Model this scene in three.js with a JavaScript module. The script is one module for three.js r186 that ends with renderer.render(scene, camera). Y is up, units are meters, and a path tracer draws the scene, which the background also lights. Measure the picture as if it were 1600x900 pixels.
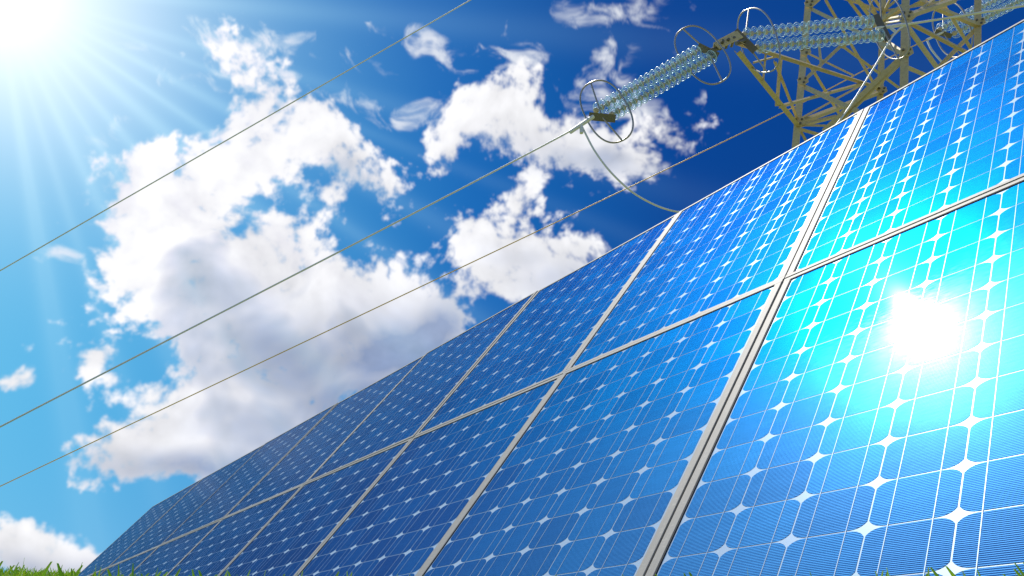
import * as THREE from 'three';
import { ImprovedNoise } from 'three/addons/math/ImprovedNoise.js';
import { mergeGeometries } from 'three/addons/utils/BufferGeometryUtils.js';

// ---------- camera, sky, sun, exposure ----------
const scene = new THREE.Scene();
const EYE = 0.16;
const camera = new THREE.PerspectiveCamera(39.856, 16 / 9, 0.05, 4000);
camera.position.set(0, EYE, 0);
camera.rotation.set(THREE.MathUtils.degToRad(26.5386), 0, 0);
const renderer = new THREE.WebGLRenderer({ antialias: true });
renderer.toneMapping = THREE.LinearToneMapping;
renderer.toneMappingExposure = 1.0;
renderer.shadowMap.enabled = true;

const SUN = new THREE.Vector3(-0.1082, 0.9164, -0.3853).normalize();
const sun = new THREE.DirectionalLight(new THREE.Color(1, 0.965, 0.9), 4.8);
sun.name = 'sun';
sun.position.copy(SUN).multiplyScalar(60);
sun.castShadow = true;
sun.shadow.radius = 1;
sun.shadow.mapSize.set(4096, 4096);
Object.assign(sun.shadow.camera, { left: -30, right: 30, top: 30, bottom: -30, near: 1, far: 140 });
scene.add(sun, sun.target);

let seed = 7;
const rnd = () => { seed = (seed + 0x6d2b79f5) | 0; let t = Math.imul(seed ^ (seed >>> 15), 1 | seed); t = (t + Math.imul(t ^ (t >>> 7), 61 | t)) ^ t; return ((t ^ (t >>> 14)) >>> 0) / 4294967296; };
const V = (a, i = 0) => new THREE.Vector3(a[i], a[i + 1], a[i + 2]);
const lerp = (a, b, t) => a + (b - a) * t;
const sstep = (a, b, x) => { const t = Math.min(1, Math.max(0, (x - a) / (b - a))); return t * t * (3 - 2 * t); };
const RAD = Math.PI / 180;
const perlin = new ImprovedNoise();
const noise = (x, y, z) => perlin.noise(x + 31.7, y + 11.3, z + 57.1);
const fbm = (x, y, z, n) => { let s = 0, a = 1; for (let i = 0; i < n; i++) { s += a * noise(x, y, z); x *= 2.03; y *= 2.03; z *= 2.03; a *= 0.56; } return s; };

// Cumulus in this sky: azimuth (east of north), elevation, long and short half-width, turn (all degrees), density.
const BLOBS = [[-25.6,40.6,3.1,2.2,95.7,0.75],[-22.3,36.7,4.1,3.1,82.4,1],[-20.4,39.2,3.9,2.1,88.0,0.5],[-27.3,41.0,2.4,1.8,-153.2,0.5],[-22.8,42.5,2.5,1.6,-160.1,0.45],[-18.3,36.5,2.2,1.7,93.5,0.4],[-21.5,33.3,2.5,1.9,-163.8,1],[-29.3,32.7,3.0,1.5,-145.2,1],[-29.9,29.8,3.1,2.5,-158.5,1],[-26.5,30.6,2.8,2.3,-159.9,1],[-24.4,31.9,2.6,1.6,98.9,0.7],[-27.6,26.0,3.5,3.4,-158.0,1],[-23.2,26.0,5.4,4.8,-167.8,1.1],[-18.6,26.7,4.3,3.1,-171.0,1],[-19.3,22.1,7.4,3.5,-172.8,1.1],[-14.1,25.4,4.5,3.2,-157.9,1.1],[-10.0,23.9,4.6,3.0,-155.5,1.1],[-5.5,24.1,3.2,2.1,-167.8,1],[-11.6,20.6,6.8,2.7,-176.0,1.1],[-19.0,28.9,2.1,1.5,-169.4,0.9],[-17.5,36.8,1.7,1.4,149.0,0.7],[-14.8,35.0,3.1,2.3,147.3,1.1],[-11.4,32.9,2.3,1.8,65.2,1],[-17.5,34.9,2.6,2.0,-166.6,0.7],[-15.0,32.1,2.2,1.6,-170.5,0.9],[-19.5,17.7,5.1,2.6,-174.7,1.1],[-22.5,15.7,4.5,2.5,-175.2,1.1],[-16.3,16.7,5.2,2.2,-175.7,1.1],[-26.2,14.1,3.4,1.6,-163.0,1.05],[-21.3,13.3,5.7,1.6,-175.3,1],[-29.5,13.6,1.4,0.5,-173.3,0.6],[-28.1,11.2,1.4,0.5,-175.2,0.8],[-25.1,12.6,3.1,1.2,-175.1,0.9],[-33.3,16.9,1.7,1.0,-171.3,1.05],[-29.2,18.5,1.7,1.3,-174.0,1.05],[-5.4,36.7,2.3,1.6,71.1,0.95],[-1.7,38.8,4.1,2.4,-178.7,1.05],[1.2,41.0,2.5,1.7,179.0,0.75],[-0.6,41.9,2.7,1.3,-179.6,0.45],[-9.3,39.3,2.2,1.7,-171.4,0.4],[11.5,39.1,2.6,1.3,172.0,0.4],[1.7,37.2,4.5,2.2,178.9,1.05],[7.4,36.8,4.0,2.5,170.1,1],[11.2,35.8,3.1,2.0,172.3,0.95],[14.1,37.3,2.2,1.3,150.7,0.85],[8.8,40.9,2.6,1.7,172.9,0.5],[1.1,33.0,2.3,2.3,149.6,0.95],[-3.2,30.2,2.3,1.8,91.1,0.95],[0.5,29.3,4.1,2.8,179.7,1.05],[3.7,27.9,4.1,2.5,178.2,1],[-1.0,26.5,2.8,1.8,-179.5,0.95],[6.8,29.1,2.3,1.4,176.5,0.7],[-6.6,42.3,2.4,1.2,160.8,0.42],[-12.0,40.4,1.8,0.9,-152.4,0.42],[12.8,44.1,2.6,1.6,116.5,0.4],[11.1,45.1,2.1,1.6,168.1,0.35],[3.0,42.9,1.5,1.3,90.9,0.38],[-6.0,43.0,1.3,0.6,-175.5,0.4],[-32.9,24.0,1.4,0.7,-165.0,0.35],[-32.9,34.0,1.3,0.5,-138.1,0.4],[-29.8,37.8,1.6,0.6,49.9,0.38],[-33.9,20.5,1.0,0.6,-167.3,0.25],[6.2,45.7,1.7,0.8,175.1,0.3],[-30.1,7.7,2.6,1.4,-179.2,1.1],[-31.5,7.4,1.7,1.4,162.8,1.05],[-27.3,7.0,1.6,0.9,179.2,1],[-29.3,6.5,4.2,0.9,-176.8,1.1],[-9.8,21.9,6.4,2.5,-166.3,1.0,1],[-7.0,23.2,3.7,1.8,-162.2,1.0,1],[-15.9,20.7,4.8,2.6,-174.8,0.75,1],[-20.5,23.7,3.4,2.2,-171.8,0.35,1],[-17.1,16.2,5.2,1.7,-175.4,0.5,1],[-22.4,12.6,6.1,1.1,179.7,0.8,1],[-12.4,18.3,4.0,1.8,-176.4,0.9,1],[-29.2,6.3,4.2,0.8,-176.8,0.7,1],[4.7,26.9,4.1,1.4,177.9,0.45,1],[1.0,28.4,2.8,1.2,179.5,0.3,1],[5.6,36.2,4.9,1.1,176.6,0.35,1]] ;
const fromAzEl = (az, el) => new THREE.Vector3(Math.sin(az * RAD) * Math.cos(el * RAD), Math.sin(el * RAD), -Math.cos(az * RAD) * Math.cos(el * RAD));
function makeSky() {
  // coverage of the cumulus on a coarse grid of directions
  const GW = 1024, GH = 256, cover = new Float32Array(GW * GH), wisp = new Float32Array(GW * GH), thick = new Float32Array(GW * GH);
  const blobs = BLOBS.map(([az, el, a, b, t, s, core]) => {
    const c = fromAzEl(az, el), e = new THREE.Vector3(Math.cos(az * RAD), 0, Math.sin(az * RAD)), n = new THREE.Vector3().crossVectors(e, c);
    if (n.y < 0) n.negate();
    return { c, e, n, a: a * RAD, b: b * RAD, ct: Math.cos(t * RAD), st: Math.sin(t * RAD), s, core };
  });
  const d = new THREE.Vector3();
  for (let j = 0; j < GH; j++) for (let i = 0; i < GW; i++) {
    const up = (j + 0.5) / GH * Math.PI / 2, ro = ((i + 0.5) / GW - 0.5) * 2 * Math.PI;
    d.set(Math.cos(ro) * Math.cos(up), Math.sin(up), Math.sin(ro) * Math.cos(up));
    let m = 0, wi = 0, th = 0;
    for (const k of blobs) {
      const q = d.dot(k.c);
      if (q < 0.9) continue;
      const x = d.dot(k.e) / q, y = d.dot(k.n) / q, u = (x * k.ct + y * k.st) / k.a, v = (-x * k.st + y * k.ct) / k.b, r2 = u * u + v * v;
      if (r2 > 6) continue;
      if (k.core) th = Math.max(th, k.s * Math.exp(-r2 * 0.8));
      else if (k.s < 0.6) wi = Math.max(wi, k.s * Math.exp(-r2 * 0.7));
      else m = 1 - (1 - m) * (1 - Math.min(0.98, k.s * 0.8 * Math.exp(-r2 * 1.05)));
    }
    // the same fair-weather clouds go on over the rest of the sky
    const away = Math.acos(Math.min(1, d.dot(VIEW))) / RAD, rest = sstep(37, 43, away);
    if (rest > 0) m = Math.max(m, rest * sstep(-0.02, 0.55, fbm(d.x * 3.1, d.y * 3.6 + 4, d.z * 3.1, 3)) * 1.0);
    if (rest > 0) th = Math.max(th, rest * sstep(0.55, 1, m) * 0.8);
    cover[j * GW + i] = m; wisp[j * GW + i] = wi; thick[j * GW + i] = th;
  }
  const coverAt = (x, y, z, cover_ = cover) => {
    const up = Math.asin(Math.min(1, Math.max(0, y))), ro = Math.atan2(z, x);
    const fy = Math.min(GH - 1.001, Math.max(0, up / (Math.PI / 2) * GH - 0.5)), fx = ((ro / (2 * Math.PI) + 0.5) * GW - 0.5 + GW) % GW;
    const j = Math.floor(fy), i = Math.floor(fx), i2 = (i + 1) % GW, a = fx - i, b = fy - j, j2 = Math.min(GH - 1, j + 1);
    return lerp(lerp(cover_[j * GW + i], cover_[j * GW + i2], a), lerp(cover_[j2 * GW + i], cover_[j2 * GW + i2], a), b);
  };
  const W = 4096, H = 2048, data = new Float32Array(W * H * 4);
  const glow = fromAzEl(-42, 39), pole = fromAzEl(-60, 5), right = new THREE.Vector3().crossVectors(glow, new THREE.Vector3(0, 1, 0)).normalize(), over = new THREE.Vector3().crossVectors(right, glow);
  const stops = [[0, 0.10, 0.50, 0.83], [0.1, 0.078, 0.45, 0.80], [0.35, 0.034, 0.30, 0.68], [0.62, 0.008, 0.145, 0.49], [0.9, 0.0015, 0.058, 0.30], [1.2, 0.001, 0.047, 0.26]];
  const ray = [[-63, 0.03, 0.7], [-55, 0.025, 0.6], [-47, 0.035, 1], [-39, 0.02, 0.5], [-30, 0.03, 0.7], [-20, 0.045, 1], [-12, 0.02, 0.6], [-4, 0.03, 0.8], [10, 0.03, 0.5], [24, 0.04, 0.6]].map(([p, w, a]) => [p < 0 ? 2 * Math.PI + p * RAD : p * RAD, w, a]);
  for (let k = 0; k < 26; k++) ray.push([rnd() * Math.PI * 2, 0.015 + rnd() * 0.05, 0.15 + rnd() * 0.3]);
  const out = [0, 0, 0];
  for (let j = 0; j < H; j++) {
    const up = ((j + 0.5) / H - 0.5) * Math.PI, y = Math.sin(up), cu = Math.cos(up);
    for (let i = 0; i < W; i++) {
      const o = (j * W + i) * 4;
      data[o + 3] = 1;
      if (up < -0.01) { data[o] = 0.16; data[o + 1] = 0.2; data[o + 2] = 0.2; continue; }
      const ro = ((i + 0.5) / W - 0.5) * 2 * Math.PI, x = Math.cos(ro) * cu, z = Math.sin(ro) * cu;
      // clear air: pale towards the light, deepest at a right angle to it
      let ang = Math.acos(Math.min(1, Math.max(-1, x * pole.x + y * pole.y + z * pole.z))) / RAD;
      if (ang > 88) ang = 88 - (ang - 88) * 0.55;
      const q = Math.max(0, (ang - 25) / 55);
      let k = 0; while (k < 4 && q > stops[k + 1][0]) k++;
      const t = Math.min(1, (q - stops[k][0]) / (stops[k + 1][0] - stops[k][0]));
      for (let c = 0; c < 3; c++) out[c] = lerp(stops[k][c + 1], stops[k + 1][c + 1], t);
      const low = Math.exp(-up / RAD / 7) * 0.55;
      out[0] = lerp(out[0], 0.42, low); out[1] = lerp(out[1], 0.66, low); out[2] = lerp(out[2], 0.86, low);
      const g = Math.acos(Math.min(1, x * glow.x + y * glow.y + z * glow.z)) / RAD;
      const s = Math.acos(Math.min(1, x * SUN.x + y * SUN.y + z * SUN.z)) / RAD;
      // cloud
      const wx = noise(x * 9, y * 9, z * 9), wy = noise(x * 9 + 40, y * 9, z * 9), wz = noise(x * 9, y * 9 + 40, z * 9), wa = 0.022;
      const px = x + wx * wa, py = y + wy * wa, pz = z + wz * wa;
      const m = coverAt(px, py, pz);
      const wi = coverAt(x + wx * 0.06, y + wz * 0.05, z + wy * 0.06, wisp);
      if (wi > 0.02) { // torn, thin shreds
        const sx = px * 20 + noise(px * 30, py * 30, pz * 30) * 0.7, q1 = fbm(sx, py * 34 + sx * 0.5, pz * 20, 6), a2 = sstep(0.05, 0.75, q1 * 0.75 + wi * 1.5 - 0.3) * 0.8;
        for (let c = 0; c < 3; c++) out[c] = lerp(out[c], [0.9, 0.93, 0.97][c], a2);
      }
      if (m > 0.03) {
        const f = fbm(px * 17, py * 17, pz * 17, 7), ridge = 1 - Math.abs(noise(px * 26, py * 26, pz * 26)) * 2;
        const den = m * 1.3 - 0.55 + f * 0.62 * (1 - 0.55 * sstep(0.45, 1, m)) + ridge * 0.03 + fbm(px * 70, py * 70, pz * 70, 4) * 0.16;
        const alpha = sstep(0, 0.46, den);
        if (alpha > 0) {
          // light comes from the upper left of the cloud field: how much cloud lies that way
          let od = 0;
          const pg = x * glow.x + y * glow.y + z * glow.z;
          let tx = glow.x - x * pg, ty = glow.y - y * pg + 0.1, tz = glow.z - z * pg;
          const tl = Math.hypot(tx, ty, tz); tx /= tl; ty /= tl; tz /= tl;
          for (const step of [0.03, 0.075, 0.135]) {
            const lx = px + tx * step, ly = py + ty * step, lz = pz + tz * step, l = Math.hypot(lx, ly, lz);
            od += Math.max(0, coverAt(lx / l, ly / l, lz / l) * 1.3 - 0.5 + fbm(lx * 17, ly * 17, lz * 17, 3) * 0.4) * (0.35 + step * 5);
          }
          const core = Math.min(1, coverAt(px, py, pz, thick) * (1 + f * 0.5)), lit = (0.25 + 0.75 * Math.exp(-Math.max(0, od - 1.15) * 1.6)) * (1 - 0.86 * core), puff = 0.93 + f * 0.17 + noise(px * 60, py * 60, pz * 60) * 0.06;
          const cr = lerp(0.2, 1.0, lit) * puff, cg = lerp(0.285, 1.0, lit) * puff, cb = lerp(0.5, 1.03, lit) * puff;
          out[0] = lerp(out[0], cr, alpha); out[1] = lerp(out[1], cg, alpha); out[2] = lerp(out[2], cb, alpha);
        }
      }
      // bright air round the glow, with soft sunbeams, and the aureole of the sun itself
      let w = Math.exp(-Math.pow(g / 7, 1.45)), beam = 0;
      if (g > 2 && g < 70) {
        const phi = Math.atan2(x * over.x + y * over.y + z * over.z, x * right.x + y * right.y + z * right.z);
        for (const [p, wd, a] of ray) { const dd = Math.abs(phi - p + (phi < 0 ? 2 * Math.PI : 0)); if (dd < wd * 2.2) beam += a * Math.exp(-dd * dd / (wd * wd)); }
        beam = Math.min(1, beam) * 0.46 * Math.exp(-g / 21) * sstep(2, 9, g);
      }
      const veil = Math.min(1, 0.62 * Math.exp(-Math.pow(g / 15, 2)) + beam);
      out[0] = lerp(out[0], Math.max(out[0], 0.42), veil); out[1] = lerp(out[1], Math.max(out[1], 0.78), veil); out[2] = lerp(out[2], Math.max(out[2], 1.0), veil);
      const au = 1.5 * Math.exp(-Math.pow(s / 5, 1.4)) + 0.3 * Math.exp(-s / 5);
      data[o] = lerp(out[0], 1.3, w) + au; data[o + 1] = lerp(out[1], 1.34, w) + au; data[o + 2] = lerp(out[2], 1.38, w) + au * 0.98;
    }
  }
  const tex = new THREE.DataTexture(data, W, H, THREE.RGBAFormat, THREE.FloatType);
  tex.mapping = THREE.EquirectangularReflectionMapping;
  tex.magFilter = THREE.LinearFilter;
  tex.needsUpdate = true;
  return tex;
}
const VIEW = fromAzEl(0, 26.5);
const skyTexture = makeSky();
scene.background = skyTexture;
scene.environment = skyTexture;

// Pylon, strings and wires: joints in metres.
const LEGS = [[3.084,-0.1,-11.8,6.643,15.2,-11.8],[4.404,-0.1,-10.4,8.009,15.2,-10.4],[5.22,-0.1,-13.4,8.779,15.2,-13.4],[6.163,-0.1,-12.0,10.258,15.2,-12.0]] ;
const MEMBERS = [["crossarm_chord",0.12,3.503,8.981,-9.4,5.294,9.399,-11.8],["crossarm_chord",0.11,3.559,9.112,-9.4,7.953,11.647,-13.4],["crossarm_brace",0.05,4.197,9.502,-10.0,4.143,9.052,-10.2],["crossarm_brace",0.075,4.644,9.854,-10.5,4.626,9.204,-11.0],["crossarm_brace",0.075,4.448,9.598,-10.3,5.318,9.502,-11.8],["crossarm_brace",0.05,3.886,9.1,-9.8,4.56,9.79,-10.4],["crossarm_brace",0.07,4.651,9.19,-11.0,7.22,11.198,-12.7],["crossarm_brace",0.07,5.325,9.532,-11.8,7.213,11.165,-12.7],["brace",0.11,5.516,10.353,-11.8,6.037,9.078,-11.0],["brace",0.1,5.53,10.416,-11.8,6.275,11.048,-11.5],["brace",0.1,6.275,11.048,-11.5,7.023,11.013,-10.4],["brace",0.06,5.914,11.159,-11.6,5.862,10.647,-11.6],["brace",0.08,5.686,11.086,-11.8,6.659,10.601,-12.9],["brace",0.06,5.709,11.184,-11.8,7.023,11.401,-12.7],["brace",0.06,6.089,11.162,-11.4,7.717,10.823,-12.4],["brace",0.085,6.789,13.422,-12.6,7.908,11.454,-13.4],["brace",0.14,6.741,9.819,-10.4,5.555,8.958,-11.4],["brace",0.07,6.721,9.733,-10.4,5.646,8.958,-11.4],["brace",0.08,5.294,9.399,-11.8,6.282,10.022,-12.3],["brace",0.06,5.297,9.414,-11.8,5.815,9.242,-11.6],["brace",0.12,5.311,9.473,-11.8,7.936,11.577,-13.4],["brace",0.09,5.277,9.326,-11.8,5.851,9.303,-12.0],["brace",0.07,5.29,9.384,-11.8,5.506,9.098,-12.0],["brace",0.1,5.981,12.351,-11.8,6.738,9.804,-10.4],["brace",0.09,5.985,12.369,-11.8,6.441,12.721,-11.6],["brace",0.1,8.414,13.631,-13.4,6.951,10.706,-10.4],["brace",0.12,6.951,10.706,-10.4,8.675,12.159,-11.4],["brace",0.07,7.737,12.517,-12.4,6.929,10.615,-10.4],["brace",0.12,7.599,11.633,-10.9,9.424,12.084,-12.0],["brace",0.08,6.922,10.585,-10.4,7.959,11.738,-11.0],["brace",0.08,8.399,12.159,-11.4,9.045,11.377,-11.9],["brace",0.12,6.922,10.585,-10.4,9.367,11.676,-12.4],["brace",0.09,6.908,10.524,-10.4,8.372,10.846,-12.0],["brace",0.1,9.415,12.049,-12.0,8.53,11.236,-12.4],["brace",0.1,6.681,9.562,-10.4,7.75,10.205,-11.4],["brace",0.08,8.36,13.398,-13.4,7.877,13.972,-12.9],["brace",0.07,8.469,13.866,-13.4,8.175,13.436,-12.4],["brace",0.09,8.289,13.092,-13.4,6.741,9.819,-10.4],["brace",0.09,6.108,12.9,-11.8,7.703,13.9,-10.4],["brace",0.09,7.467,12.9,-10.4,6.341,13.9,-11.8],["brace",0.09,6.341,13.9,-11.8,7.939,14.9,-10.4],["brace",0.09,7.703,13.9,-10.4,6.574,14.9,-11.8],["brace",0.09,6.271,13.6,-11.8,7.632,13.6,-10.4],["brace",0.09,6.574,14.9,-11.8,7.939,14.9,-10.4],["brace",0.1,3.386,1.2,-11.8,5.418,4.2,-10.4],["brace",0.1,4.711,1.2,-10.4,4.084,4.2,-11.8],["brace",0.09,7.467,12.9,-10.4,9.91,13.9,-12.0],["brace",0.09,9.643,12.9,-12.0,7.703,13.9,-10.4],["brace",0.09,7.703,13.9,-10.4,10.178,14.9,-12.0],["brace",0.09,9.91,13.9,-12.0,7.939,14.9,-10.4],["brace",0.09,7.632,13.6,-10.4,9.83,13.6,-12.0],["brace",0.09,7.939,14.9,-10.4,10.178,14.9,-12.0],["brace",0.1,4.711,1.2,-10.4,7.314,4.2,-12.0],["brace",0.1,6.511,1.2,-12.0,5.418,4.2,-10.4],["brace",0.09,9.643,12.9,-12.0,8.477,13.9,-13.4],["brace",0.09,8.244,12.9,-13.4,9.91,13.9,-12.0],["brace",0.09,9.91,13.9,-12.0,8.709,14.9,-13.4],["brace",0.09,8.477,13.9,-13.4,10.178,14.9,-12.0],["brace",0.09,9.83,13.6,-12.0,8.407,13.6,-13.4],["brace",0.09,10.178,14.9,-12.0,8.709,14.9,-13.4],["brace",0.1,6.511,1.2,-12.0,6.22,4.2,-13.4],["brace",0.1,5.522,1.2,-13.4,7.314,4.2,-12.0],["brace",0.09,8.244,12.9,-13.4,6.341,13.9,-11.8],["brace",0.09,6.108,12.9,-11.8,8.477,13.9,-13.4],["brace",0.09,8.477,13.9,-13.4,6.574,14.9,-11.8],["brace",0.09,6.341,13.9,-11.8,8.709,14.9,-13.4],["brace",0.09,8.407,13.6,-13.4,6.271,13.6,-11.8],["brace",0.09,8.709,14.9,-13.4,6.574,14.9,-11.8],["brace",0.1,5.522,1.2,-13.4,4.084,4.2,-11.8],["brace",0.1,3.386,1.2,-11.8,6.22,4.2,-13.4],["crossarm_chord",0.12,4.449,13.2,-9.4,6.178,13.2,-11.8],["crossarm_chord",0.11,4.449,13.2,-9.4,8.314,13.2,-13.4],["crossarm_chord",0.1,4.449,13.2,-9.4,6.574,14.9,-11.8],["crossarm_chord",0.1,4.449,13.2,-9.4,8.709,14.9,-13.4],["leg",0.16,6.643,15.2,-11.8,10.096,22.743,-11.884],["leg",0.16,8.009,15.2,-10.4,10.317,22.743,-11.657],["leg",0.16,8.779,15.2,-13.4,10.441,22.743,-12.143],["leg",0.16,10.258,15.2,-12.0,10.681,22.743,-11.916],["brace",0.09,6.643,15.2,-11.8,8.586,17.086,-10.714],["brace",0.09,8.009,15.2,-10.4,7.506,17.086,-11.821],["brace",0.09,8.009,15.2,-10.4,10.364,17.086,-11.979],["brace",0.09,10.258,15.2,-12.0,8.586,17.086,-10.714],["brace",0.09,10.258,15.2,-12.0,9.195,17.086,-13.086],["brace",0.09,8.779,15.2,-13.4,10.364,17.086,-11.979],["brace",0.09,8.779,15.2,-13.4,7.506,17.086,-11.821],["brace",0.09,6.643,15.2,-11.8,9.195,17.086,-13.086],["brace",0.09,7.506,17.086,-11.821,9.111,18.8,-11.0],["brace",0.09,8.586,17.086,-10.714,8.291,18.8,-11.84],["brace",0.09,8.586,17.086,-10.714,10.46,18.8,-11.96],["brace",0.09,10.364,17.086,-11.979,9.111,18.8,-11.0],["brace",0.09,10.364,17.086,-11.979,9.572,18.8,-12.8],["brace",0.09,9.195,17.086,-13.086,10.46,18.8,-11.96],["brace",0.09,9.195,17.086,-13.086,8.291,18.8,-11.84],["brace",0.09,7.506,17.086,-11.821,9.572,18.8,-12.8],["brace",0.09,8.291,18.8,-11.84,9.583,20.343,-11.257],["brace",0.09,9.111,18.8,-11.0,8.997,20.343,-11.857],["brace",0.09,9.111,18.8,-11.0,10.546,20.343,-11.943],["brace",0.09,10.46,18.8,-11.96,9.583,20.343,-11.257],["brace",0.09,10.46,18.8,-11.96,9.912,20.343,-12.543],["brace",0.09,9.572,18.8,-12.8,10.546,20.343,-11.943],["brace",0.09,9.572,18.8,-12.8,8.997,20.343,-11.857],["brace",0.09,8.291,18.8,-11.84,9.912,20.343,-12.543],["brace",0.09,8.997,20.343,-11.857,10.002,21.714,-11.486],["brace",0.09,9.583,20.343,-11.257,9.625,21.714,-11.872],["brace",0.09,9.583,20.343,-11.257,10.623,21.714,-11.928],["brace",0.09,10.546,20.343,-11.943,10.002,21.714,-11.486],["brace",0.09,10.546,20.343,-11.943,10.215,21.714,-12.314],["brace",0.09,9.912,20.343,-12.543,10.623,21.714,-11.928],["brace",0.09,9.912,20.343,-12.543,9.625,21.714,-11.872],["brace",0.09,8.997,20.343,-11.857,10.215,21.714,-12.314],["crossarm_chord",0.11,7.506,17.086,-11.821,4.151,17.286,-12.253],["crossarm_chord",0.09,8.095,18.371,-11.835,4.151,17.286,-12.253],["crossarm_chord",0.11,9.195,17.086,-13.086,4.151,17.286,-12.253],["crossarm_chord",0.09,9.478,18.371,-12.871,4.151,17.286,-12.253],["crossarm_brace",0.06,6.5,17.146,-11.951,7.681,17.146,-12.836],["crossarm_brace",0.06,5.493,17.206,-12.08,6.168,17.206,-12.586],["crossarm_chord",0.11,8.586,17.086,-10.714,13.675,17.286,-11.547],["crossarm_chord",0.09,8.98,18.371,-10.929,13.675,17.286,-11.547],["crossarm_chord",0.11,10.364,17.086,-11.979,13.675,17.286,-11.547],["crossarm_chord",0.09,10.436,18.371,-11.965,13.675,17.286,-11.547],["crossarm_brace",0.06,10.113,17.146,-10.964,11.357,17.146,-11.849],["crossarm_brace",0.06,11.64,17.206,-11.214,12.351,17.206,-11.72],["crossarm_chord",0.11,8.997,20.343,-11.857,6.055,20.543,-12.0],["crossarm_chord",0.09,9.586,21.629,-11.871,6.055,20.543,-12.0],["crossarm_chord",0.11,9.912,20.343,-12.543,6.055,20.543,-12.0],["crossarm_chord",0.09,10.196,21.629,-12.329,6.055,20.543,-12.0],["crossarm_brace",0.06,8.114,20.403,-11.9,8.755,20.403,-12.38],["crossarm_brace",0.06,7.232,20.463,-11.943,7.598,20.463,-12.217],["crossarm_chord",0.11,9.583,20.343,-11.257,13.464,20.543,-11.8],["crossarm_chord",0.09,9.976,21.629,-11.471,13.464,20.543,-11.8],["crossarm_chord",0.11,10.546,20.343,-11.943,13.464,20.543,-11.8],["crossarm_chord",0.09,10.618,21.629,-11.929,13.464,20.543,-11.8],["crossarm_brace",0.06,10.747,20.403,-11.42,11.422,20.403,-11.9],["crossarm_brace",0.06,11.912,20.463,-11.583,12.297,20.463,-11.857]] ;
const GUSSETS = [[5.985,12.369,-11.8],[5.694,11.119,-11.8],[5.523,10.385,-11.8],[5.297,9.414,-11.8],[6.936,10.645,-10.4],[6.735,9.79,-10.4],[8.378,13.475,-13.4],[7.924,11.524,-13.4],[9.424,12.084,-12.0]] ;
const STRINGS = [[[2.865,8.887,-9.3],[1.176,7.468,-9.0],[3.089,8.784,-9.3],[1.4,7.399,-9.0]],[[3.644,9.361,-9.45],[6.092,10.198,-10.0],[3.81,9.094,-9.45],[6.2,9.882,-10.0]],[[13.756,16.727,-15.0],[10.022,13.93,-14.0],[14.007,16.449,-15.0],[10.338,13.81,-14.0]]] ;
const TIP = [3.501,9.126,-9.4] ;
const TIP2 = [4.449,13.2,-9.4] ;
const RINGS = [[1.333,7.438,-8.95,-0.187,0.565,-0.06,-0.267,-0.079,-0.1],[2.884,8.717,-9.2,-0.224,0.578,-0.06,-0.254,-0.111,-0.1],[3.934,9.398,-9.6,-0.034,0.718,-0.05,-0.143,0.281,-0.38],[6.317,10.033,-9.95,0.028,0.758,-0.05,-0.055,0.288,-0.38],[10.417,14.049,-14.1,0.025,0.878,-0.05,-0.073,0.284,-0.5]] ;
const YOKES = [[[1.12,7.28,-8.88],[1.405,7.246,-8.88]],[[2.901,8.952,-9.3],[3.12,8.797,-9.3]],[[3.555,9.358,-9.42],[3.755,9.039,-9.42]],[[6.195,10.291,-10.02],[6.278,9.858,-10.02]],[[9.949,13.831,-13.96],[10.219,13.712,-13.96]]] ;
const WIRES = {"main":[[1.044,7.194,-8.87],[0.935,7.113,-8.88],[-7.289,3.444,-11.0],[-14.733,1.609,-15.0]],"upper":[[4.449,13.2,-9.4],[1.177,12.422,-10.2],[-0.758,11.317,-10.6],[-9.469,7.01,-13.0],[-18.011,4.608,-17.0]],"far":[[10.022,13.782,-13.95],[8.617,13.046,-14.0],[5.996,11.662,-14.3],[-12.811,4.6,-20.0],[-25.899,1.441,-27.0]],"right":[[6.259,10.073,-10.02],[6.549,10.061,-9.95],[8.321,10.032,-9.5],[11.664,9.942,-8.6]],"jump":[[0.969,7.105,-8.87],[1.14,6.692,-8.9],[1.387,6.326,-8.95],[1.729,6.052,-9.05],[2.262,5.912,-9.2],[3.126,6.153,-9.4],[4.115,6.92,-9.6],[5.103,8.023,-9.9],[5.771,8.963,-9.9],[6.401,9.894,-9.94],[6.56,10.043,-9.96]],"farjump":[[9.514,13.352,-13.75],[9.518,13.035,-13.7],[9.663,12.676,-13.7],[9.936,12.158,-13.7],[10.742,11.792,-13.8]]} ;

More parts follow.
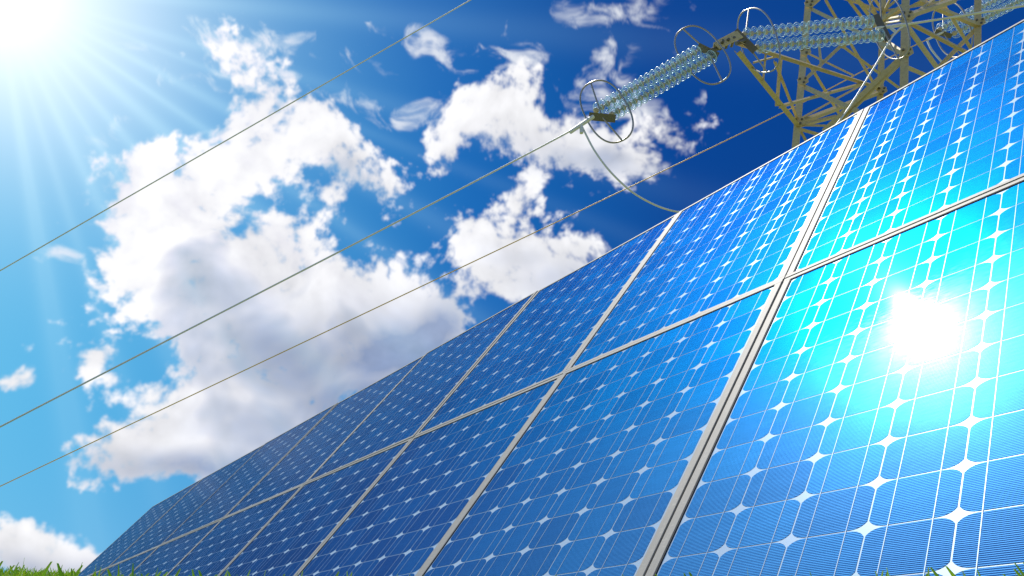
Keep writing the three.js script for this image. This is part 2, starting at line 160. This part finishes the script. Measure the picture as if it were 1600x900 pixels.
// ---------- helpers ----------
const taken = new Map();
function numbered(name) { const n = taken.get(name) ?? 0; taken.set(name, n + 1); return n ? name + '_' + String(n).padStart(3, '0') : name; }
function tag(o, label, category, group) { o.userData.label = label; o.userData.category = category; if (group) o.userData.group = group; return o; }
function thing(name, label, category, group) { const g = new THREE.Group(); g.name = numbered(name); scene.add(g); return tag(g, label, category, group); }
function part(name, geo, mat, parent) { const m = new THREE.Mesh(geo, mat); m.name = name; m.castShadow = m.receiveShadow = true; parent.add(m); return m; }
function solo(name, geo, mat) { return part(numbered(name), geo, mat, scene); }
function box(x0, x1, y0, y1, z0, z1) { const g = new THREE.BoxGeometry(x1 - x0, y1 - y0, z1 - z0); g.translate((x0 + x1) / 2, (y0 + y1) / 2, (z0 + z1) / 2); return g; }
function canvasless(w, h, fill, srgb) { // fill(x, y) -> [r, g, b] 0..1
  const data = new Uint8Array(w * h * 4);
  for (let j = 0; j < h; j++) for (let i = 0; i < w; i++) { const c = fill(i, j), o = (j * w + i) * 4; for (let k = 0; k < 3; k++) data[o + k] = Math.max(0, Math.min(255, c[k] * 255)); data[o + 3] = 255; }
  const t = new THREE.DataTexture(data, w, h);
  t.wrapS = t.wrapT = THREE.RepeatWrapping; t.magFilter = THREE.LinearFilter; t.minFilter = THREE.LinearMipmapLinearFilter;
  if (srgb) t.colorSpace = THREE.SRGBColorSpace;
  t.needsUpdate = true;
  return t;
}
const rgb = (r, g, b) => new THREE.Color().setRGB(r, g, b);
const mat = (o) => new THREE.MeshPhysicalMaterial(o);

// ---------- materials ----------
const FINGERS = 27;
const cellMap = canvasless(64, 1024, (i, j) => {
  const ph = (j / 1024 * FINGERS) % 1, line = Math.exp(-((ph - 0.5) ** 2) / 0.018), n = 0.94 + 0.06 * noise(i * 0.11, j * 0.02, 3);
  return [lerp(0.85, 1, line * 0.8) * n, lerp(0.7, 1, line * 0.9) * n, lerp(0.8, 1, line * 0.8) * n];
});
const cellGloss = canvasless(4, 1024, (i, j) => { const ph = (j / 1024 * FINGERS) % 1, r = Math.abs(ph - 0.5) < 0.19 ? 0.5 : 0.185; return [r, r, r]; });
const cellMats = [0, 1, 2, 3].map((k) => mat({ color: rgb(0.071, 0.205 + 0.011 * k, 0.42 + 0.022 * k), map: cellMap, metalness: 0.86, roughness: 1, roughnessMap: cellGloss, anisotropy: 0.6, anisotropyRotation: 24.5 * RAD, ior: 1.06, specularIntensity: 0.2, specularColor: rgb(0.1, 0.16, 0.26), clearcoat: 0.02, clearcoatRoughness: 0.07 }));
const sheetMat = mat({ color: rgb(0.42, 0.53, 0.66), metalness: 0.3, roughness: 0.4, ior: 1.06, specularIntensity: 0.2, specularColor: rgb(0.4, 0.5, 0.6), clearcoat: 0.02, clearcoatRoughness: 0.07 });
const ribbonMat = mat({ color: rgb(0.40, 0.5, 0.62), metalness: 0.35, roughness: 0.4, ior: 1.06, specularIntensity: 0.2, specularColor: rgb(0.4, 0.5, 0.6), clearcoat: 0.02, clearcoatRoughness: 0.07 });
const brushed = canvasless(256, 256, (i, j) => { const s = 0.5 + 0.5 * noise(i * 0.35, j * 0.012, 9), b = 0.5 + 0.5 * fbm(i * 0.03, j * 0.03, 4, 3), c = sstep(0.25, 0.7, noise(i * 0.018, j * 0.55, 21)), v = 0.66 + 0.16 * s + 0.1 * b + 0.16 * c; return [v, v * 0.985, v * 0.955]; });
const alu = mat({ color: rgb(0.42, 0.395, 0.36), map: brushed, metalness: 0.15, roughness: 0.62, bumpMap: brushed, bumpScale: 0.0004 });
const gasketMat = mat({ color: rgb(0.012, 0.012, 0.013), roughness: 0.8 });
const zinc = mat({ color: rgb(0.42, 0.43, 0.44), metalness: 0.5, roughness: 0.55 });
const flake = canvasless(256, 256, (i, j) => { const a = fbm(i * 0.035, j * 0.035, 2, 5), b = noise(i * 0.2, j * 0.2, 8), v = 0.86 + 0.16 * a + 0.05 * b, r = sstep(0.42, 0.75, a); return [lerp(v, 0.62, r), lerp(v, 0.48, r), lerp(v, 0.4, r)]; });
const steelMats = [rgb(0.74, 0.60, 0.33), rgb(0.72, 0.58, 0.32), rgb(0.73, 0.60, 0.34)].map((c) => mat({ color: c, map: flake, roughness: 0.62, metalness: 0.05 }));
const boltMat = mat({ color: rgb(0.2, 0.18, 0.13), metalness: 0.6, roughness: 0.5 });
const wireMat = mat({ color: rgb(0.86, 0.84, 0.81), metalness: 0.1, roughness: 0.45 });
const bronzeWire = mat({ color: rgb(0.92, 0.6, 0.2), metalness: 0.1, roughness: 0.45 });
const ringMat = mat({ color: rgb(0.45, 0.4, 0.33), metalness: 0.6, roughness: 0.38 });
const capMat = mat({ color: rgb(0.74, 0.62, 0.45), map: flake, metalness: 0.25, roughness: 0.6 });
const discMat = mat({ color: rgb(0.9, 0.97, 1), transmission: 1, thickness: 0, roughness: 0.04, ior: 1.52, side: THREE.DoubleSide });

// ---------- ground ----------
const rise = (x, z) => { const r = Math.hypot(x, z); return 1.6 * sstep(11.5, 17, r) * sstep(-2, -9, z) + (r < 60 ? 0.05 * noise(x * 0.3, 0, z * 0.3) * sstep(2, 6, r) : 0); };
{
  const pos = [], uv = [], idx = [], rings = [0, 0.6, 1.2, 2, 3, 4.5, 6, 8, 10, 11, 12, 13, 14, 15, 16, 17, 18, 20, 25, 35, 60, 120, 400, 1500, 3500], N = 96;
  for (const r of rings) for (let i = 0; i <= N; i++) { const a = i / N * 2 * Math.PI, x = r * Math.cos(a), z = r * Math.sin(a); pos.push(x, rise(x, z), z); uv.push(x, z); }
  for (let j = 0; j < rings.length - 1; j++) for (let i = 0; i < N; i++) { const a = j * (N + 1) + i, b = a + N + 1; if (j) idx.push(a, a + 1, b); idx.push(a + 1, b + 1, b); }
  const g = new THREE.BufferGeometry();
  g.setAttribute('position', new THREE.Float32BufferAttribute(pos, 3)); g.setAttribute('uv', new THREE.Float32BufferAttribute(uv, 2)); g.setIndex(idx); g.computeVertexNormals();
  const turf = canvasless(512, 512, (i, j) => { const a = 0.5 + 0.5 * fbm(i / 512 * 16, j / 512 * 16, 5, 5), b = 0.5 + 0.5 * noise(i * 0.4, j * 0.4, 2); return [0.12 + 0.07 * a + 0.04 * b, 0.14 + 0.08 * a + 0.05 * b, 0.05 + 0.04 * a]; });
  const m = solo('ground', g, mat({ color: 0xffffff, map: turf, roughness: 1 }));
  m.userData.kind = 'structure';
}

// ---------- the solar array ----------
const CELL = 0.158, ROWH = 0.11606;
const AU = new THREE.Vector3(0.607195, 0, 0.794553), AV = new THREE.Vector3(0.486276, 0.790848, -0.371611), AN = new THREE.Vector3(-0.62837, 0.612013, 0.480199);
const ORIGIN = new THREE.Vector3(0.338228, 0.255523 + EYE, -1.85713);
const frameAt = (u, v, n = 0) => new THREE.Matrix4().makeBasis(AU, AV, AN).setPosition(ORIGIN.clone().addScaledVector(AU, u).addScaledVector(AV, v).addScaledVector(AN, n));
const EDGES = [6.42, -0.19, -7.19, -15.02, -23.82, -33.61, -44.58, -57.49, -71.63].map((x) => x * CELL);
const VMID = 10.19 * ROWH, VTOP = 22.65 * ROWH, PH = VTOP - VMID;
function cellShape(w, h) {
  // wafer corners: tangent to the long edges, cut off short at the sides
  const s = new THREE.Shape(), x = w / 2, y = h / 2, cx = 0.2 * w, cy = 0.145 * h, K = 5;
  const corner = (sx, sy, back) => { for (let k = 0; k <= K; k++) { const t = back ? 1 - k / K : k / K, q = 1 - t, px = q * q * x + 2 * q * t * (x - 0.3 * cx) + t * t * (x - cx), py = q * q * (y - cy) + 2 * q * t * (y - 0.04 * cy) + t * t * y; s.curves.length || s.currentPoint.x || s.currentPoint.y ? s.lineTo(sx * px, sy * py) : s.moveTo(sx * px, sy * py); } };
  corner(1, 1, false); corner(-1, 1, true); corner(-1, -1, false); corner(1, -1, true);
  const g = new THREE.ShapeGeometry(s), p = g.attributes.position, uv = g.attributes.uv;
  for (let i = 0; i < p.count; i++) uv.setXY(i, p.getX(i) / w + 0.5, p.getY(i) / h + 0.5);
  return g;
}
function railGeo(x0, x1, y0, y1, z0, z1, along) { // chamfered bar with uv in metres, brushed along its length
  const c = 0.0012, len = along === 'x' ? x1 - x0 : y1 - y0, wid = along === 'x' ? y1 - y0 : x1 - x0, hh = z1 - z0;
  const s = new THREE.Shape([[0, 0], [wid, 0], [wid, hh - c], [wid - c, hh], [c, hh], [0, hh - c]].map(([a, b]) => new THREE.Vector2(a, b)));
  const g = new THREE.ExtrudeGeometry(s, { depth: len, bevelEnabled: false });
  const p = g.attributes.position, uv = g.attributes.uv;
  for (let i = 0; i < p.count; i++) {
    const a = p.getX(i), b = p.getY(i), l = p.getZ(i);
    if (along === 'x') p.setXYZ(i, x0 + l, y1 - a, z0 + b); else p.setXYZ(i, x0 + a, y1 - l, z0 + b);
    uv.setXY(i, a * 12 + x0 * 0.37, l * 1.3 + y0 * 0.61);
  }
  g.computeVertexNormals();
  return g;
}
const RAIL = 0.027, RAILV = 0.018, PROUD = 0.0032, DEPTH = 0.03, GAP = 0.0022;
function solarPanel(col, row) {
  const u0 = EDGES[col + 1] + GAP, u1 = EDGES[col] - GAP, w = u1 - u0, v0 = (row ? VMID : VMID - PH) + GAP * 0.7, h = PH - GAP * 1.4;
  const where = col === 7 ? 'at the far end of the' : ['first in the', 'second in the', 'third in the', 'fourth in the', 'fifth in the', 'third from the far end of the', 'second from the far end of the'][col];
  const t = thing('solar_panel', `blue solar panel ${col ? '' : 'nearest the pylon, '}${where} ${row ? 'upper' : 'lower'} row`, 'solar panel', 'solar panels of the tilted array');
  t.applyMatrix4(frameAt(u0, v0));
  t.rotateX((rnd() - 0.5) * 0.0035); t.rotateY((rnd() - 0.5) * 0.0035); // no two are clamped quite alike
  const cx0 = RAIL, cx1 = w - RAIL, cy0 = RAILV, cy1 = h - RAILV;
  part('backsheet', box(cx0 - 0.004, cx1 + 0.004, cy0 - 0.004, cy1 + 0.004, -0.006, -0.0005), sheetMat, t);
  const railL = railGeo(0, RAIL, RAILV, h - RAILV, -DEPTH, PROUD, 'y'), railR = railGeo(w - RAIL, w, RAILV, h - RAILV, -DEPTH, PROUD, 'y');
  part('frame_rail', railL, alu, t); part('frame_rail', railR, alu, t);
  part('frame_rail', railGeo(0, w, 0, RAILV, -DEPTH, PROUD, 'x'), alu, t); part('frame_rail', railGeo(0, w, h - RAILV, h, -DEPTH, PROUD, 'x'), alu, t);
  // rubber gasket between frame and glass
  part('gasket', mergeGeometries([box(cx0, cx0 + 0.0035, cy0, cy1, -0.0015, 0.0022), box(cx0 + 0.0036, cx1, cy1 - 0.0028, cy1, -0.0015, 0.0022)]), gasketMat, t);
  const mx = 0.007, my = 0.004, pw = (cx1 - cx0 - 2 * mx) / 6, ph = (cy1 - cy0 - 2 * my) / 12, gx = 0.0036 * pw / CELL, gy = 0.0032;
  const shape = cellShape(pw - gx, ph - gy);
  for (let i = 0; i < 6; i++) for (let j = 0; j < 12; j++) {
    const c = part('solar_cell', shape, cellMats[Math.floor(rnd() * 4)], t);
    c.position.set(cx0 + mx + (i + 0.5) * pw, cy0 + my + (j + 0.5) * ph, 0);
  }
  const rib = box(-0.0008 * pw / CELL, 0.0008 * pw / CELL, cy0 + my, cy1 - my, 0.0002, 0.0005);
  for (let i = 0; i < 6; i++) for (const f of [0.25, 0.75]) part('busbar', rib, ribbonMat, t).position.x = cx0 + mx + (i + f) * pw;
}
for (let row = 1; row >= 0; row--) for (let col = 0; col < 8; col++) solarPanel(col, row);
{ // what carries the panels
  const t = thing('mounting_rack', 'galvanised steel rack of purlins and posts underneath the solar panels', 'rack');
  const L = EDGES[0] - EDGES[8], v0 = VMID - PH;
  t.applyMatrix4(frameAt(EDGES[8], v0, -DEPTH - 0.001));
  for (const v of [0.3, 1.15, 1.75, 2.6]) part('purlin', box(0.02, L - 0.02, v - 0.03, v + 0.03, -0.06, 0), zinc, t);
  const inv = t.matrix.clone().invert();
  for (let k = 0; k < 6; k++) {
    const u = 0.5 + k * (L - 1) / 5;
    part('rafter', box(u - 0.03, u + 0.03, 0.1, 2.8, -0.14, -0.0605), zinc, t);
    for (const v of [0.35, 2.4]) {
      const top = new THREE.Vector3(u, v, -0.14).applyMatrix4(t.matrix), g = new THREE.CylinderGeometry(0.035, 0.035, top.y + 0.4, 10);
      g.translate(top.x, top.y / 2 - 0.2, top.z); g.applyMatrix4(inv);
      part('post', g, zinc, t);
    }
  }
}

// ---------- pylon ----------
function along(a, b, ref) { // basis: y along the member, z towards ref
  const y = b.clone().sub(a).normalize(), z = ref.clone().addScaledVector(y, -ref.dot(y)).normalize(), x = new THREE.Vector3().crossVectors(y, z);
  return new THREE.Matrix4().makeBasis(x, y, z).setPosition(a);
}
function angleBar(a, b, s, ref, flip = 1) { // steel angle: two flanges
  const len = a.distanceTo(b), th = Math.max(0.008, s * 0.11), sh = new THREE.Shape([[0, 0], [s, 0], [s, -th], [th, -th], [th, -s], [0, -s]].map(([x, z]) => new THREE.Vector2(x, z)));
  const g = new THREE.ExtrudeGeometry(sh, { depth: len, bevelEnabled: false }), p = g.attributes.position, n = g.attributes.normal, uv = g.attributes.uv, idx = [];
  for (let i = 0; i < p.count; i++) {
    const X = (p.getX(i) - s / 2) * flip, Y = p.getZ(i), Z = p.getY(i) + s / 2;
    p.setXYZ(i, X, Y, Z); uv.setXY(i, (X + Z) * 1.5, Y * 1.5);
  }
  if (flip > 0) for (let i = 0; i < p.count; i += 3) idx.push(i, i + 2, i + 1); else for (let i = 0; i < p.count; i++) idx.push(i);
  g.setIndex(idx);
  const q = g.toNonIndexed(); q.computeVertexNormals(); q.applyMatrix4(along(a, b, ref));
  return q;
}
const toCam = new THREE.Vector3(-0.55, -0.25, 0.8).normalize();
const pylon = thing('lattice_pylon', 'tall pale olive steel lattice pylon behind the solar panels', 'pylon');
LEGS.forEach((l, k) => part('leg', angleBar(V(l), V(l, 3), 0.13, new THREE.Vector3(-0.55, -0.1, 0.8).normalize(), 1), steelMats[k % 2], pylon));
MEMBERS.forEach(([name, s, ...c], k) => part(name, angleBar(V(c), V(c, 3), s * 0.68, toCam, k % 2 ? 1 : -1), steelMats[k % 3], pylon));
{
  const plate = new THREE.CylinderGeometry(0.11, 0.11, 0.016, 6), bolt = new THREE.CylinderGeometry(0.022, 0.022, 0.03, 6);
  plate.rotateX(Math.PI / 2); bolt.rotateX(Math.PI / 2);
  const q = new THREE.Quaternion().setFromUnitVectors(new THREE.Vector3(0, 0, 1), new THREE.Vector3(-0.3, 0, 0.95).normalize());
  GUSSETS.forEach((g) => {
    const p = part('gusset_plate', plate, steelMats[1], pylon); p.position.copy(V(g)).add(new THREE.Vector3(-0.02, 0, 0.11)); p.quaternion.copy(q);
    for (const [x, y] of [[-0.05, 0.04], [0.05, 0.03], [0.01, -0.055]]) part('bolt', bolt, boltMat, p).position.set(x, y, 0.018);
  });
}
const tube = (pts, r, n = 64, rad = 8, closed = false) => new THREE.TubeGeometry(new THREE.CatmullRomCurve3(pts, closed, 'centripetal'), n, r, rad, closed);
const bar = (a, b, r, rad = 8) => { const g = new THREE.CylinderGeometry(r, r, a.distanceTo(b), rad); g.translate(0, a.distanceTo(b) / 2, 0); g.applyMatrix4(along(a, b, Math.abs(b.clone().sub(a).normalize().y) > 0.9 ? new THREE.Vector3(1, 0, 0) : new THREE.Vector3(0, 1, 0))); return g; };

// insulator strings: two strands of glass discs each
const discGeo = new THREE.LatheGeometry([[0.018, 0.03], [0.03, 0.028], [0.07, 0.012], [0.1, -0.008], [0.104, -0.016], [0.098, -0.018], [0.09, -0.006], [0.078, -0.004], [0.075, -0.03], [0.07, -0.03], [0.068, 0], [0.05, 0.006], [0.047, -0.024], [0.042, -0.024], [0.04, 0.012], [0.02, 0.02]].map(([x, y]) => new THREE.Vector2(x, y)), 26);
const rimGeo = mergeGeometries([[0.1, 0.0055, -0.012], [0.073, 0.003, -0.03]].map(([r, t, y]) => { const g = new THREE.TorusGeometry(r, t, 6, 26); g.rotateX(Math.PI / 2); g.translate(0, y, 0); return g; }));
const rimMat = mat({ color: rgb(0.8, 0.93, 0.95), transmission: 0.45, thickness: 0, roughness: 0.35, ior: 1.52 });
const capGeo = new THREE.LatheGeometry([[0, 0.062], [0.022, 0.062], [0.032, 0.054], [0.036, 0.04], [0.036, 0.016], [0.03, 0.008], [0.012, 0.004], [0.012, -0.06], [0, -0.06]].map(([x, y]) => new THREE.Vector2(x, y)), 12);
const stringLabels = ['double string of glass insulator discs between the pylon arm and the dipping jumper wire', 'double string of glass insulator discs crossing in front of the pylon legs', 'double string of glass insulator discs half hidden behind the pylon'];
const ringsOf = [[0, 1], [2, 3], [4]];
STRINGS.forEach((s, k) => {
  const t = thing('insulator_string', stringLabels[k], 'insulator', 'glass insulator strings on the pylon');
  for (const q of [0, 2]) {
    const a = V(s[q]), b = V(s[q + 1]), len = a.distanceTo(b), n = 19, M = k === 1 ? along(b, a, new THREE.Vector3(0, 0, 1)) : along(a, b, new THREE.Vector3(0, 0, 1)), quat = new THREE.Quaternion().setFromRotationMatrix(M), sc = k === 2 ? 1.28 : 1;
    for (let i = 0; i < n; i++) {
      const p = b.clone().lerp(a, (i + 0.5) / n), c = part('cap', capGeo, capMat, t), d = part('glass_disc', discGeo, discMat, t);
      part('rim', rimGeo, rimMat, d);
      for (const o of [c, d]) { o.position.copy(p); o.quaternion.copy(quat); o.scale.setScalar(sc); }
      c.scale.set(1.2 * sc, len / n / 0.122, 1.2 * sc);
    }
  }
  for (const r of ringsOf[k]) {
    const R = RINGS[r], c = V(R), a = V(R, 3), b = V(R, 6), pts = [];
    for (let i = 0; i < 28; i++) { const f = i / 28 * 2 * Math.PI, cs = Math.cos(f), sn = Math.sin(f), pw = (x, e) => Math.sign(x) * Math.abs(x) ** e; pts.push(c.clone().addScaledVector(a, pw(cs, 0.8)).addScaledVector(b, pw(sn, 0.85))); }
    const g = part('corona_ring', tube(pts, k === 2 ? 0.02 : 0.013, 96, 8, true), ringMat, t);
    const y = YOKES[r].map((p) => V(p)), mid = y[0].clone().lerp(y[1], 0.5);
    part('strut', bar(mid, pts[0].clone(), 0.013), ringMat, g); part('strut', bar(mid, pts[14].clone(), 0.013), ringMat, g);
    const yoke = new THREE.BoxGeometry(0.11, y[0].distanceTo(y[1]) * 1.3, 0.03); yoke.translate(0, y[0].distanceTo(y[1]) / 2, 0);
    yoke.applyMatrix4(along(y[0], y[1], new THREE.Vector3(-0.3, -0.5, 0.8).normalize()));
    part('yoke_plate', yoke, boltMat, t);
  }
});
{ // clevis that ties the two strings to the tip of the arm
  const t = thing('clevis_link', 'pale olive steel shackle plates joining the insulators at the arm tip', 'shackle');
  const a = V(TIP), l = V(YOKES[1][0]).lerp(V(YOKES[1][1]), 0.5), r = V(YOKES[2][0]).lerp(V(YOKES[2][1]), 0.5);
  part('plate', angleBar(l.clone().lerp(a, 0.28), a.clone().add(new THREE.Vector3(0.03, 0.03, 0.1)), 0.15, toCam), steelMats[0], t);
  part('plate', angleBar(l.clone().lerp(a, 0.35).add(new THREE.Vector3(0.02, 0.09, 0)), a.clone().add(new THREE.Vector3(0, 0.12, 0.06)), 0.09, toCam), steelMats[2], t);
  part('link', bar(l, l.clone().lerp(a, 0.4), 0.035), boltMat, t); part('link', bar(a, r, 0.035), boltMat, t);
  for (const f of [0.45, 0.65, 0.85]) { const g = new THREE.CylinderGeometry(0.025, 0.025, 0.2, 6); g.rotateX(Math.PI / 2); const p = l.clone().lerp(a, f); g.translate(p.x, p.y, p.z + 0.06); part('bolt', g, boltMat, t); }
}
const P = (k) => WIRES[k].map((p) => V(p));
tag(solo('power_line', tube(P('main'), 0.0125, 80), wireMat), 'middle grey power line running from the insulators past the clouds', 'wire', 'overhead wires');
tag(solo('power_line', tube(P('upper'), 0.011, 80), wireMat), 'grey power line highest in the sky, crossing the big white cloud', 'wire', 'overhead wires');
tag(solo('power_line', tube(P('far'), 0.013, 80), bronzeWire), 'bronze tinted power line passing behind the pylon, lowest of the lines', 'wire', 'overhead wires');
tag(solo('power_line', tube(P('right'), 0.019, 40), wireMat), 'pale power line leaving the pylon on the side away from the clouds', 'wire', 'overhead wires');
tag(solo('jumper_wire', tube(P('jump'), 0.0145, 120), wireMat), 'pale jumper wire dipping behind the top edge of the panels', 'wire', 'overhead wires');
tag(solo('jumper_wire', tube(P('farjump'), 0.022, 40), wireMat), 'short pale jumper wire hanging inside the pylon lattice', 'wire', 'overhead wires');
{ // compression clamps on the ends of the lines
  [['main', 0, 0.3], ['right', 0, 0.35], ['far', 0, 0.4]].forEach(([w, i, l], k) => {
    const a = V(WIRES[w][i]), b = V(WIRES[w][i + 1]), d = b.clone().sub(a).normalize(), t = thing('dead_end_clamp', ['thick metal sleeve where the middle line meets the insulators', 'thick metal sleeve on the pale line beside the pylon leg', 'thick metal sleeve on the line seen through the pylon lattice'][k], 'clamp');
    part('sleeve', bar(a.clone().addScaledVector(d, -0.12), a.clone().addScaledVector(d, l), 0.03), wireMat, t);
    part('jumper_lug', bar(a.clone().addScaledVector(d, 0.1), a.clone().addScaledVector(d, 0.14).add(new THREE.Vector3(0.03, -0.12, 0)), 0.026), wireMat, t);
  });
}

// ---------- grass ----------
function bladeGeo(seg = 4) {
  const pos = [], idx = [], col = [];
  for (let i = 0; i <= seg; i++) { const t = i / seg, w = 0.5 * (1 - t ** 1.6) + 0.02, bend = t * t * 0.28; pos.push(-w, t, bend, 0, t, bend - w * 0.35, w, t, bend); }
  for (let i = 0; i < seg; i++) for (const k of [0, 1]) { const a = i * 3 + k; idx.push(a, a + 1, a + 3, a + 1, a + 4, a + 3); }
  const g = new THREE.BufferGeometry(); g.setAttribute('position', new THREE.Float32BufferAttribute(pos, 3)); g.setIndex(idx); g.computeVertexNormals();
  return g;
}
const bladeMat = mat({ color: rgb(1, 1, 1), roughness: 0.95, transmission: 0.5, thickness: 0, side: THREE.DoubleSide });
function grass(name, label, list) {
  const m = new THREE.InstancedMesh(bladeGeo(), bladeMat, list.length), o = new THREE.Object3D(), c = new THREE.Color();
  list.forEach(([x, y, z, h, w], i) => {
    o.position.set(x, y, z); o.rotation.set((rnd() - 0.5) * 0.5, rnd() * 6.28, (rnd() - 0.5) * 0.5); o.scale.set(w, h, h); o.updateMatrix(); m.setMatrixAt(i, o.matrix);
    const t = rnd(), y2 = rnd() < 0.3 ? 0.12 : 0; m.setColorAt(i, c.setRGB(lerp(0.34, 0.55, t) + y2, lerp(0.55, 0.75, t) + y2 * 0.7, lerp(0.02, 0.05, t)));
  });
  m.name = name; m.castShadow = m.receiveShadow = true; scene.add(m);
  tag(m, label, 'grass'); m.userData.kind = 'stuff';
}
{
  const near = [], far = [];
  for (let i = 0; i < 5200; i++) {
    const az = (-52 + rnd() * 104) * RAD, r = 0.75 + rnd() * 1.5, x = r * Math.sin(az), z = -r * Math.cos(az);
    // keep to the near side of the lower edge of the panels
    const side = (x - 0.19) * AN.x + (z + 1.78) * AN.z;
    if (side < 0.12) continue;
    const want = EYE + r * (0.073 + rnd() * 0.037);
    near.push([x, 0, z, want, 0.004 + rnd() * 0.005]);
  }
  for (let i = 0; i < 26000; i++) { const az = (-48 + rnd() * 30) * RAD, r = 13 + rnd() * 6, x = r * Math.sin(az), z = -r * Math.cos(az); far.push([x, rise(x, z) - 0.02, z, 0.2 + rnd() * 0.25, 0.012 + rnd() * 0.01]); }
  grass('grass', 'bright green grass blades in front of the lowest panels', near);
  grass('meadow_grass', 'soft green meadow grass on the rise beyond the array end', far);
}

scene.traverse((o) => { if (o.isMesh) { o.castShadow = true; o.receiveShadow = true; } });
renderer.render(scene, camera);
